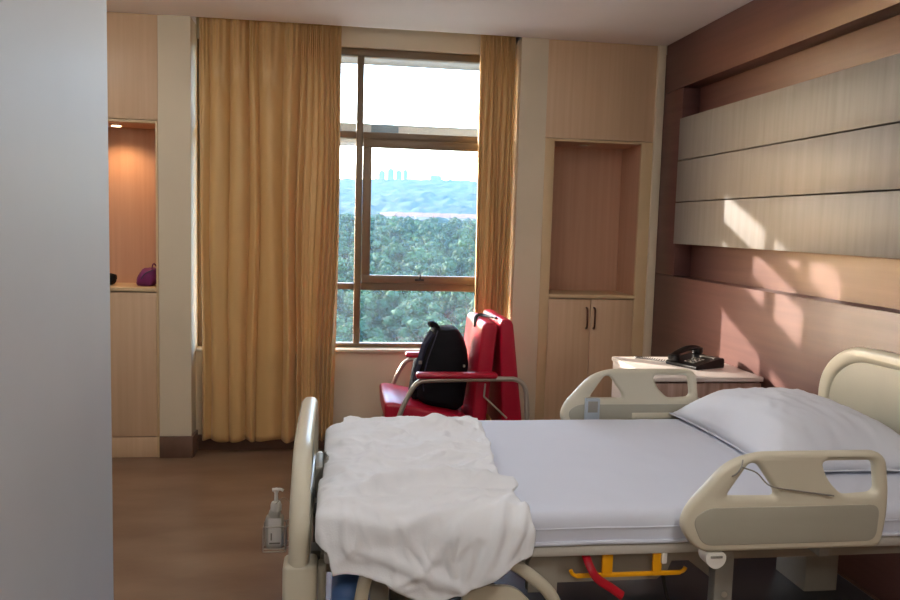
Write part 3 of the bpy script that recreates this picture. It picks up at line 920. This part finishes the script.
for z, r in ((0.662, 0.0028), (0.622, 0.006)):
    MB().tube([(BXF + 0.01 + (BXH - BXF - 0.02) * i / 40, YN - 0.005 - 0.002 * nz(i * 0.3, z * 10), z + 0.003 * nz(i * 0.2, 3 + z * 7)) for i in range(41)], r, 8).build('hem', 'sheet', mt)
MB().box(BXF - 0.002, BXF + 0.012, YN + 0.03, YF - 0.03, 0.62, ZT - 0.03, 0.004).build('end_panel', 'sheet', mt)

# ------------------------------------------------------------------ pillow
def pillow():
    cx, cy, hx, hy = 1.63, 2.625, 0.285, 0.40
    def fn(sign):
        def f(u, v):
            a, b = u * 2 - 1, v * 2 - 1
            # pulled in sides, pointed corners
            X = a * (1 - 0.09 * (1 - b * b) * abs(a))
            Y = b * (1 - 0.07 * (1 - a * a) * abs(b))
            e = max(0, (1 - abs(a) ** 2.6)) ** 0.6 * max(0, (1 - abs(b) ** 2.6)) ** 0.6
            t = 0.118 * e if sign > 0 else -0.042 * e
            t += 0.010 * nz(a * 2.5, b * 2.5, 1) * e + 0.006 * (1 - abs(nz(a * 5 + b, b * 4 - a * 2, 8))) ** 4 * e + (0.010 * nz(a * 7 + b * 2, b * 2.5, 4) * (1 - e) * (e > 0) * (1 if sign > 0 else 0.2))
            z = 0.752 + t
            z = max(z, 0.7065)
            z -= 0.042 * (1 - e) * (1 if True else 0) * sstep(0.55, 1.0, max(abs(a), abs(b))) * 0.9
            z = max(z, 0.7065 if sign < 0 else 0.709)
            return (cx + X * hx, cy + Y * hy, z)
        return f
    bm = bmesh.new()
    for s in (1, -1):
        me = grid(48, 60, fn(s))
        if s < 0: me.flip_normals()
        bm.from_mesh(me)
    bmesh.ops.remove_doubles(bm, verts=bm.verts, dist=0.0035)
    bmesh.ops.recalc_face_normals(bm, faces=bm.faces)
    me = bpy.data.meshes.new('pillow'); bm.to_mesh(me); bm.free()
    t = thing('pillow', (cx, cy, 0.706), 'white pillow at the head of the bed', 'pillow')
    link('pillowcase', me, 'pillowcase', t, angle=180)
    rim = [fn(1)(i / 40, 0) for i in range(40)] + [fn(1)(1, i / 40) for i in range(40)] + [fn(1)(1 - i / 40, 1) for i in range(40)] + [fn(1)(0, 1 - i / 40) for i in range(40)]
    MB().tube(rim, 0.0025, 6, 0, True).build('seam', 'pillowcase', t)
pillow()

# ------------------------------------------------------------------ blanket
def seg_d(px, py, a, b):
    ax, ay = a; bx, by = b
    t = max(0, min(1, ((px - ax) * (bx - ax) + (py - ay) * (by - ay)) / ((bx - ax) ** 2 + (by - ay) ** 2)))
    return math.hypot(px - ax - t * (bx - ax), py - ay - t * (by - ay)), t

def poly_d(px, py, P):
    n = len(P) - 1
    best = (9, 0)
    for i in range(n):
        d, t = seg_d(px, py, P[i], P[i + 1])
        if d < best[0]: best = (d, (i + t) / n)
    return best

# ridge lines on the unfolded cloth (x along the bed, y across it), height, width
RIDGES = [
    ([(0.00, 2.00), (0.08, 2.075), (0.16, 2.13), (0.30, 2.155), (0.42, 2.15), (0.53, 2.11)], 0.036, 0.030),
    ([(0.03, 1.99), (0.16, 2.03), (0.26, 2.075), (0.38, 2.085)], 0.012, 0.016),
    ([(0.24, 2.02), (0.36, 2.05), (0.50, 2.06)], 0.010, 0.012),
    ([(0.06, 2.58), (0.20, 2.72), (0.34, 2.81), (0.46, 2.82)], 0.014, 0.030),
    ([(0.28, 2.89), (0.40, 2.80), (0.52, 2.68)], 0.014, 0.020),
    ([(0.20, 2.34), (0.34, 2.43), (0.50, 2.40)], 0.011, 0.020),
    ([(0.32, 2.62), (0.43, 2.54), (0.52, 2.46)], 0.010, 0.014),
    ([(0.22, 2.52), (0.36, 2.50), (0.50, 2.55)], 0.008, 0.014),
    ([(0.04, 2.22), (0.12, 2.45), (0.14, 2.64)], 0.010, 0.022),
    ([(0.02, 1.94), (0.14, 1.91), (0.28, 1.95), (0.46, 2.02)], 0.012, 0.014),
    ([(0.03, 1.89), (0.14, 1.855), (0.26, 1.80), (0.34, 1.765)], 0.012, 0.013),
    ([(0.16, 1.93), (0.22, 1.86), (0.25, 1.79)], 0.008, 0.009),
    ([(0.30, 1.93), (0.29, 1.85), (0.31, 1.78)], 0.009, 0.010),
    ([(0.49, 2.07), (0.44, 1.97), (0.40, 1.87), (0.37, 1.80)], 0.010, 0.012),
    ([(0.50, 1.98), (0.47, 1.91), (0.43, 1.84)], 0.012, 0.010),
    ([(0.46, 2.88), (0.51, 2.80), (0.51, 2.70)], 0.010, 0.012),
]
RE = [(1.74, 0.40), (1.80, 0.47), (1.84, 0.50), (1.90, 0.505), (1.98, 0.49), (2.06, 0.482), (2.10, 0.505), (2.14, 0.492), (2.22, 0.475), (2.35, 0.488), (2.5, 0.505), (2.65, 0.52), (2.8, 0.53), (2.93, 0.53)]
BE = [(-0.07, 1.825), (0.0, 1.822), (0.06, 1.815), (0.12, 1.80), (0.20, 1.765), (0.28, 1.742), (0.36, 1.745), (0.44, 1.78), (0.50, 1.83), (0.56, 1.86)]
LE = [(1.74, 0.01), (1.80, 0.0), (1.88, -0.02), (1.95, -0.06), (2.05, -0.10), (2.15, -0.12), (2.22, -0.085), (2.30, -0.04), (2.40, -0.008), (2.50, -0.012), (2.60, -0.06), (2.70, -0.09), (2.78, -0.04), (2.85, 0.03), (2.93, 0.04)]

def drape(x, y):
    """flat cloth point -> point on the bed"""
    xe, ye = BXF - 0.006, YN - 0.008
    ex = max(0, xe - x)
    ey = max(0, ye - y)
    top = ZT + 0.010
    h = math.hypot(ex, ey)
    # rounded edge
    r = 0.05
    zz = top
    ox = oy = 0
    if h > 0:
        dx, dy = ex / h, ey / h
        arc = r * math.pi / 2
        if h < arc:
            a = h / r
            out, dn = r * math.sin(a), r * (1 - math.cos(a))
        else:
            out, dn = r + 0.10 * (h - arc), r + (h - arc) * 0.985
        zz = top - dn
        ox, oy = -dx * out, -dy * out
    X = max(x, xe) + ox
    Y = max(y, ye) + oy
    # normal direction for wrinkles
    if h <= 0: n = Vector((0, 0, 1))
    else:
        a = min(math.pi / 2, h / r)
        n = Vector((-dx * math.sin(a), -dy * math.sin(a), math.cos(a)))
    w = 0
    for P, A, s in RIDGES:
        d, tt = poly_d(x, y, P)
        if d < 4 * s:
            w += 1.3 * A * math.exp(-(d / s) ** 1.5) * (0.25 + 0.75 * math.sin(math.pi * tt))
    w += 0.006 * (1 + nz(x * 7, y * 7, 1)) + 0.010 * (1 - abs(nz(x * 5 + y * 3, y * 8 - x * 4, 7))) ** 6 + 0.006 * (1 - abs(nz(x * 13 - y * 6, y * 12 + x * 7, 2))) ** 5 + 0.0025 * nz(x * 26, y * 26, 3)
    if h > 0.06: w += 0.008 * (1 + math.sin(x * 34 + 5 * nz(x * 3, y * 3))) * min(1, (h - 0.06) / 0.1)
    p = Vector((X, Y, zz)) + n * (w + 0.004)
    # keep the foot flap clear of the foot board hardware
    lim = -0.034 if (p.y < 2.26 and p.z > 0.575) else -0.021
    if p.x < lim: p.x = lim - 0.004 * math.tanh((lim - p.x) * 20)
    return p

def blanket():
    def fn(u, v):
        y0 = 2.905 + 0.012 * nz(u * 4, 2) + 0.02 * math.sin(u * math.pi) 
        x_guess = -0.05 + 0.6 * u
        yb = lerp_table(BE, x_guess)
        y = yb + (y0 - yb) * v
        xl = lerp_table(LE, y) + 0.006 * nz(y * 18, 1)
        xr = lerp_table(RE, y) + 0.007 * nz(y * 16, 8)
        x = xl + (xr - xl) * u
        return drape(x, y)
    me = grid(130, 190, fn)
    o = link('blanket', me, 'blanket', origin=(0.27, 2.45, 0.70), angle=180)
    tag(o, 'crumpled white blanket draped over the foot end of the mattress', 'blanket')
    s = o.modifiers.new('thickness', 'SOLIDIFY'); s.thickness = 0.007; s.offset = 1
    m = o.modifiers.new('smooth', 'SMOOTH'); m.factor = 0.5; m.iterations = 1
blanket()

# ------------------------------------------------------------------ hand sanitiser on the foot board
hs = thing('sanitiser_bottle', (-0.176, 2.40, 0.45), 'clear pump bottle of hand sanitiser in a wire holder on the foot board', 'bottle')
def sani():
    cx, cy = -0.1735, 2.40
    MB().box(cx - 0.027, cx + 0.027, cy - 0.02, cy + 0.02, 0.458, 0.56, 0.012, 3).lathe([(0.02, 0.556), (0.017, 0.572), (0.013, 0.578)], (cx, cy, 0), 16).build('body', 'bottle', hs)
    lb = MB().box(cx - 0.017, cx + 0.021, cy - 0.0218, cy - 0.0203, 0.474, 0.556, 0.0005).build('label', 'label', hs)
    MB().box(cx - 0.014, cx + 0.018, cy - 0.0224, cy - 0.0219, 0.476, 0.481).box(cx - 0.010, cx - 0.006, cy - 0.0224, cy - 0.0219, 0.488, 0.510).build('print', 'grey_metal', lb)
    cp = MB().lathe([(0.0165, 0.574), (0.0165, 0.592), (0.013, 0.600), (0.006, 0.602), (0.005, 0.628), (0.008, 0.630), (0.008, 0.640), (0.004, 0.643)], (cx + 0.004, cy, 0), 16).build('pump', 'white_plastic', hs)
    MB().tube([(cx, cy, 0.636), (cx + 0.016, cy - 0.004, 0.640), (cx + 0.026, cy - 0.006, 0.636)], 0.0045, 8, 4).tube([(cx - 0.008, cy, 0.637), (cx + 0.004, cy, 0.637)], 0.006, 8).build('nozzle', 'white_plastic', cp)
    m = MB()
    for z in (0.462, 0.53):
        m.tube([(cx - 0.032, cy - 0.025, z), (cx + 0.034, cy - 0.025, z), (cx + 0.034, cy + 0.025, z), (cx - 0.032, cy + 0.025, z)], 0.0018, 6, 0, True)
    for dx, dy in ((-0.032, -0.025), (-0.032, 0.025), (0.034, -0.025), (0.034, 0.025)):
        m.tube([(cx + dx, cy + dy, 0.453), (cx + dx, cy + dy, 0.53)], 0.0018, 6)
    for k in range(3):
        m.tube([(cx - 0.032, cy - 0.025 + k * 0.025, 0.4535), (cx + 0.034, cy - 0.025 + k * 0.025, 0.4535)], 0.0018, 6)
    for dy in (-0.025, 0.025):
        m.tube([(cx + 0.034, cy + dy, 0.53), (cx + 0.055, cy + dy, 0.545), (cx + 0.062, cy + dy, 0.575), (cx + 0.0615, cy + dy, 0.61)], 0.0018, 6, 4)
        m.tube([(cx + 0.034, cy + dy, 0.465), (cx + 0.056, cy + dy, 0.475), (cx + 0.061, cy + dy, 0.50)], 0.0018, 6, 4)
    m.tube([(cx + 0.004, cy - 0.02, 0.60), (cx + 0.03, cy - 0.02, 0.62), (cx + 0.061, cy - 0.02, 0.585)], 0.0012, 6, 4)
    m.build('wire_holder', 'chrome', hs)
sani()

# ------------------------------------------------------------------ fill lamps added out of view to brighten the room
M['fill_glow'] = emission('fill_lamp_diffuser', (1.0, 0.97, 0.93), 11)
M['fill_glow_bright'] = emission('fill_lamp_diffuser_bright', (1.0, 0.96, 0.90), 24)
for (x, y, mt_, lab) in ((0.25, 2.9, 'fill_glow', 'added out-of-view fill lamp above the hospital bed'),
                         (-1.5, 3.6, 'fill_glow', 'added out-of-view fill lamp in front of the lit niche'),
                         (0.75, 0.5, 'fill_glow_bright', 'added out-of-view fill lamp between the bed and the entrance'), (0.3, -1.3, 'fill_glow_bright', 'added out-of-view fill lamp at the entrance')):
    t = thing('fill_lamp', (x, y, H), lab, 'lamp')
    MB().lathe([(0.06, -0.02), (0.07, -0.015), (0.07, 0.0)], (x, y, H), 24).lathe([(0.01, -0.10), (0.01, -0.015)], (x, y, H), 12).build('canopy', 'white_plastic', t)
    MB().lathe([(0.02, -0.205), (0.12, -0.203), (0.185, -0.19), (0.20, -0.17), (0.20, -0.115), (0.185, -0.10), (0.02, -0.098)], (x, y, H), 32).build('diffuser', mt_, t)

# ------------------------------------------------------------------ world outside the window
def ground_z(x, y):
    tab = [(60, -46), (150, -38), (210, -31), (300, -22), (430, -10), (560, -3), (700, 1), (850, -4), (1100, 10), (1500, 55), (1900, 88), (2200, 96), (2600, 70), (3300, 50)]
    z = lerp_table(tab, y)
    z += 8 * nz(x * 0.004, y * 0.004) * sstep(800, 1500, y) + 14 * nz(x * 0.0022 + 5, 0.5) * sstep(1300, 2000, y)
    return z
def terrain(y0, y1, nu, nv, bumps, fs, name, mat, label):
    def fn(u, v):
        y = y0 + (y1 - y0) * v ** 1.5
        x = (-0.55 + 1.5 * u) * (y + 60)
        z = ground_z(x, y)
        c = Vector((x / fs, y / fs, 0))
        d = mnoise.voronoi(c)[0][0]
        z += bumps * (0.9 - d) + bumps * 0.5 * nz(x / fs * 3, y / fs * 3)
        return (x, y, z)
    o = link(name, grid(nu, nv, fn), mat, origin=(0, y0, -30), angle=180)
    tag(o, label, 'forest', kind='stuff')
terrain(50, 620, 260, 130, 3.0, 9, 'ground', 'forest', 'dense green undergrowth on the slope outside the window')
terrain(621, 3200, 300, 190, 9.0, 22, 'hill_ground', 'hill', 'hazy blue green forested hills on the horizon')

def tree_mesh(k, leaves=130):
    rnd = random.Random(k)
    bm = bmesh.new()
    for i in range(16):
        a = rnd.uniform(0, 6.28); rr = rnd.uniform(0.4, 3.3) if i else 0
        c = Vector((rr * math.cos(a), rr * math.sin(a), 6.3 + rnd.uniform(-2.2, 3.0) - rr * 0.4))
        sz = rnd.uniform(0.9, 1.9)
        r = bmesh.ops.create_icosphere(bm, subdivisions=2, radius=sz * 0.86)
        for v in r['verts']:
            p = v.co
            q = p * (1 + 0.35 * nz(p.x * 1.6 + k, p.y * 1.6 + i, p.z * 1.6))
            v.co = Vector((q.x, q.y, q.z * 0.85)) + c
        for _ in range(leaves):                                   # sprays of leaves
            d = Vector((rnd.gauss(0, 1), rnd.gauss(0, 1), rnd.gauss(0, 1))).normalized()
            p = Vector((d.x, d.y, d.z * 0.85)) * sz * rnd.uniform(0.8, 1.22) + c
            e = Vector((rnd.gauss(0, 1), rnd.gauss(0, 1), rnd.gauss(0, 1))).normalized()
            g = e.cross(d).normalized() if e.cross(d).length > 1e-3 else Vector((1, 0, 0))
            h = rnd.uniform(0.18, 0.42)
            bm.faces.new([bm.verts.new(p + e * h * 1.5), bm.verts.new(p + g * h), bm.verts.new(p - e * h * 1.5), bm.verts.new(p - g * h)])
    nf = len(bm.faces)
    r = bmesh.ops.create_cone(bm, segments=8, radius1=0.35, radius2=0.2, depth=6, cap_ends=True)
    for v in r['verts']: v.co.z += 2.6
    bm.faces.ensure_lookup_table()
    for f in bm.faces:
        if f.index >= nf or f in bm.faces[nf:]: f.material_index = 1
        f.smooth = True
    me = bpy.data.meshes.new('tree')
    bm.to_mesh(me); bm.free()
    me.materials.append(M['leaf_a'] if k % 3 else M['leaf_b'])
    me.materials.append(M['bark'])
    return me
TM = [tree_mesh(k) for k in range(6)]
rnd = random.Random(3)
cnt = 0
spots = []
for _ in range(9000):
    y = rnd.uniform(185, 540)
    x = rnd.uniform(-0.04, 0.235) * y
    sp = 6.5 + (y - 185) * 0.012
    if all((x - a) ** 2 + (y - b) ** 2 > sp * sp for a, b in spots):
        spots.append((x, y))
    if len(spots) >= 290: break
spots.sort(key=lambda s: s[1])
for i, (x, y) in enumerate(spots):
    me = TM[rnd.randrange(6)]
    o = bpy.data.objects.new('tree', me)
    COL.objects.link(o)
    s = rnd.uniform(0.7, 1.25)
    o.scale = (s * rnd.uniform(0.9, 1.2), s * rnd.uniform(0.9, 1.2), s)
    o.rotation_euler = (0, 0, rnd.uniform(0, 6.28))
    o.location = (x, y, ground_z(x, y) - 0.3)
    light = me.materials[0].name == 'tree_leaves_light'
    tag(o, 'round light green tree on the hazy slope outside' if light else 'round dark green tree on the hazy slope outside', 'tree',
        'light green trees outside the window' if light else 'dark green trees outside the window')

# the trees further to either side, past the three hundred: one joined mass
def side_trees():
    import numpy as np
    T = [tree_mesh(k, 16) for k in range(3)]
    dat = []
    for me in T:
        v = np.zeros(len(me.vertices) * 3, 'f'); me.vertices.foreach_get('co', v)
        li = np.zeros(len(me.loops), 'i'); me.loops.foreach_get('vertex_index', li)
        ls = np.zeros(len(me.polygons), 'i'); me.polygons.foreach_get('loop_start', ls)
        lt = np.zeros(len(me.polygons), 'i'); me.polygons.foreach_get('loop_total', lt)
        mi = np.zeros(len(me.polygons), 'i'); me.polygons.foreach_get('material_index', mi)
        dat.append((v.reshape(-1, 3), li, ls, lt, mi))
    VV, LI, LS, LT, MI = [], [], [], [], []
    nv = nl = n = 0
    rs = random.Random(11)
    pts = []
    for _ in range(6000):
        y = rs.uniform(150, 480)
        a = rs.choice((rs.uniform(-0.42, -0.05), rs.uniform(-0.42, -0.05), rs.uniform(0.245, 0.42)))
        x = a * y
        sp = 8 + (y - 150) * 0.012
        if all((x - p) ** 2 + (y - q) ** 2 > sp * sp for p, q in pts):
            pts.append((x, y))
        if len(pts) >= 330: break
    for x, y in pts:
        v, li, ls, lt, mi = dat[rs.randrange(3)]
        c, sn = math.cos(rs.uniform(0, 6.28)), 0
        a = rs.uniform(0, 6.28); k = rs.uniform(0.85, 1.4)
        R_ = np.array([[math.cos(a), math.sin(a), 0], [-math.sin(a), math.cos(a), 0], [0, 0, 1]], 'f') * k
        VV.append(v @ R_ + np.array([x, y, ground_z(x, y) - 0.3], 'f'))
        LI.append(li + nv); LS.append(ls + nl); LT.append(lt); MI.append(mi)
        nv += len(v); nl += len(li)
    me = bpy.data.meshes.new('forest_trees')
    V_, L_, S_, T_, I_ = (np.concatenate(q) for q in (VV, LI, LS, LT, MI))
    me.vertices.add(len(V_)); me.vertices.foreach_set('co', V_.astype('f').ravel())
    me.loops.add(len(L_)); me.loops.foreach_set('vertex_index', L_.astype('i'))
    me.polygons.add(len(S_)); me.polygons.foreach_set('loop_start', S_.astype('i'))
    me.polygons.foreach_set('material_index', I_.astype('i'))
    me.update(calc_edges=True)
    me.validate()
    me.materials.append(M['leaf_a']); me.materials.append(M['bark'])
    o = bpy.data.objects.new('forest_trees', me)
    COL.objects.link(o)
    tag(o, 'mass of green treetops further along the slope outside', 'forest', kind='stuff')
    for m_ in T: bpy.data.meshes.remove(m_)
side_trees()

def house_mesh():
    m = MB()
    m.box(-6, 6, -4, 4, 0, 6)
    return m.mesh(), MB().prism([(-4.6, 5.8), (4.6, 5.8), (0, 8.6)], 'X', -6.5, 6.5).mesh()
hw, hr = house_mesh()
for me, mn in ((hw, 'house'), (hr, 'roof')):
    me.materials.append(M[mn])
for i in range(16):
    y = 640 + (i % 3) * 28
    x = y * (0.06 + 0.0075 * i) + rnd.uniform(-2, 2)
    e = thing('house', (x, y, ground_z(x, y) + 1.5), 'pale house with tiled roof among the trees outside', 'house', 'houses on the ridge outside the window')
    e.rotation_euler = (0, 0, rnd.uniform(-0.3, 0.3))
    for n_, me in (('wall', hw), ('roof', hr)):
        o = bpy.data.objects.new(n_, me); COL.objects.link(o); o.parent = e

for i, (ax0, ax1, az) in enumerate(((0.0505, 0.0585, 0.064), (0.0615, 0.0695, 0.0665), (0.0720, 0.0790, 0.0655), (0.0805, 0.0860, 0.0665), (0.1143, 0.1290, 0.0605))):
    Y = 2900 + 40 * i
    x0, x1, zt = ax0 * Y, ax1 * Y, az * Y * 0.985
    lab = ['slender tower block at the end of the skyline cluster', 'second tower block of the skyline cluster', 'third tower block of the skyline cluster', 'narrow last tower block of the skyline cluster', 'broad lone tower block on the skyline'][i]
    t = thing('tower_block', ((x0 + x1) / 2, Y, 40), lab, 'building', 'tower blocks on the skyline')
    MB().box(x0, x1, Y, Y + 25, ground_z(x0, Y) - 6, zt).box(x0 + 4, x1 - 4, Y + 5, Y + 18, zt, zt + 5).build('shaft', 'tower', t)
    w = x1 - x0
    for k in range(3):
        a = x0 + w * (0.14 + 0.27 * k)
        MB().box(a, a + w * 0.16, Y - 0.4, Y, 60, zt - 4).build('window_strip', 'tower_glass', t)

# haze over the valley
hz_m = bpy.data.materials.new('valley_haze')
hz_m.use_nodes = True
nt = hz_m.node_tree
nt.nodes.clear()
o_ = nt.nodes.new('ShaderNodeOutputMaterial')
vs = nt.nodes.new('ShaderNodeVolumeScatter')
vs.inputs['Color'].default_value = (0.24, 0.60, 1.0, 1)
vs.inputs['Density'].default_value = 0.00011
vs.inputs['Anisotropy'].default_value = -0.2
nt.links.new(vs.outputs[0], o_.inputs['Volume'])
M['haze'] = hz_m
hz_o = MB().box(-2500, 3800, 40, 3600, -120, 140).build('valley_haze', 'haze', smooth=False)
tag(hz_o, 'bluish haze hanging over the valley outside', 'haze', kind='stuff')
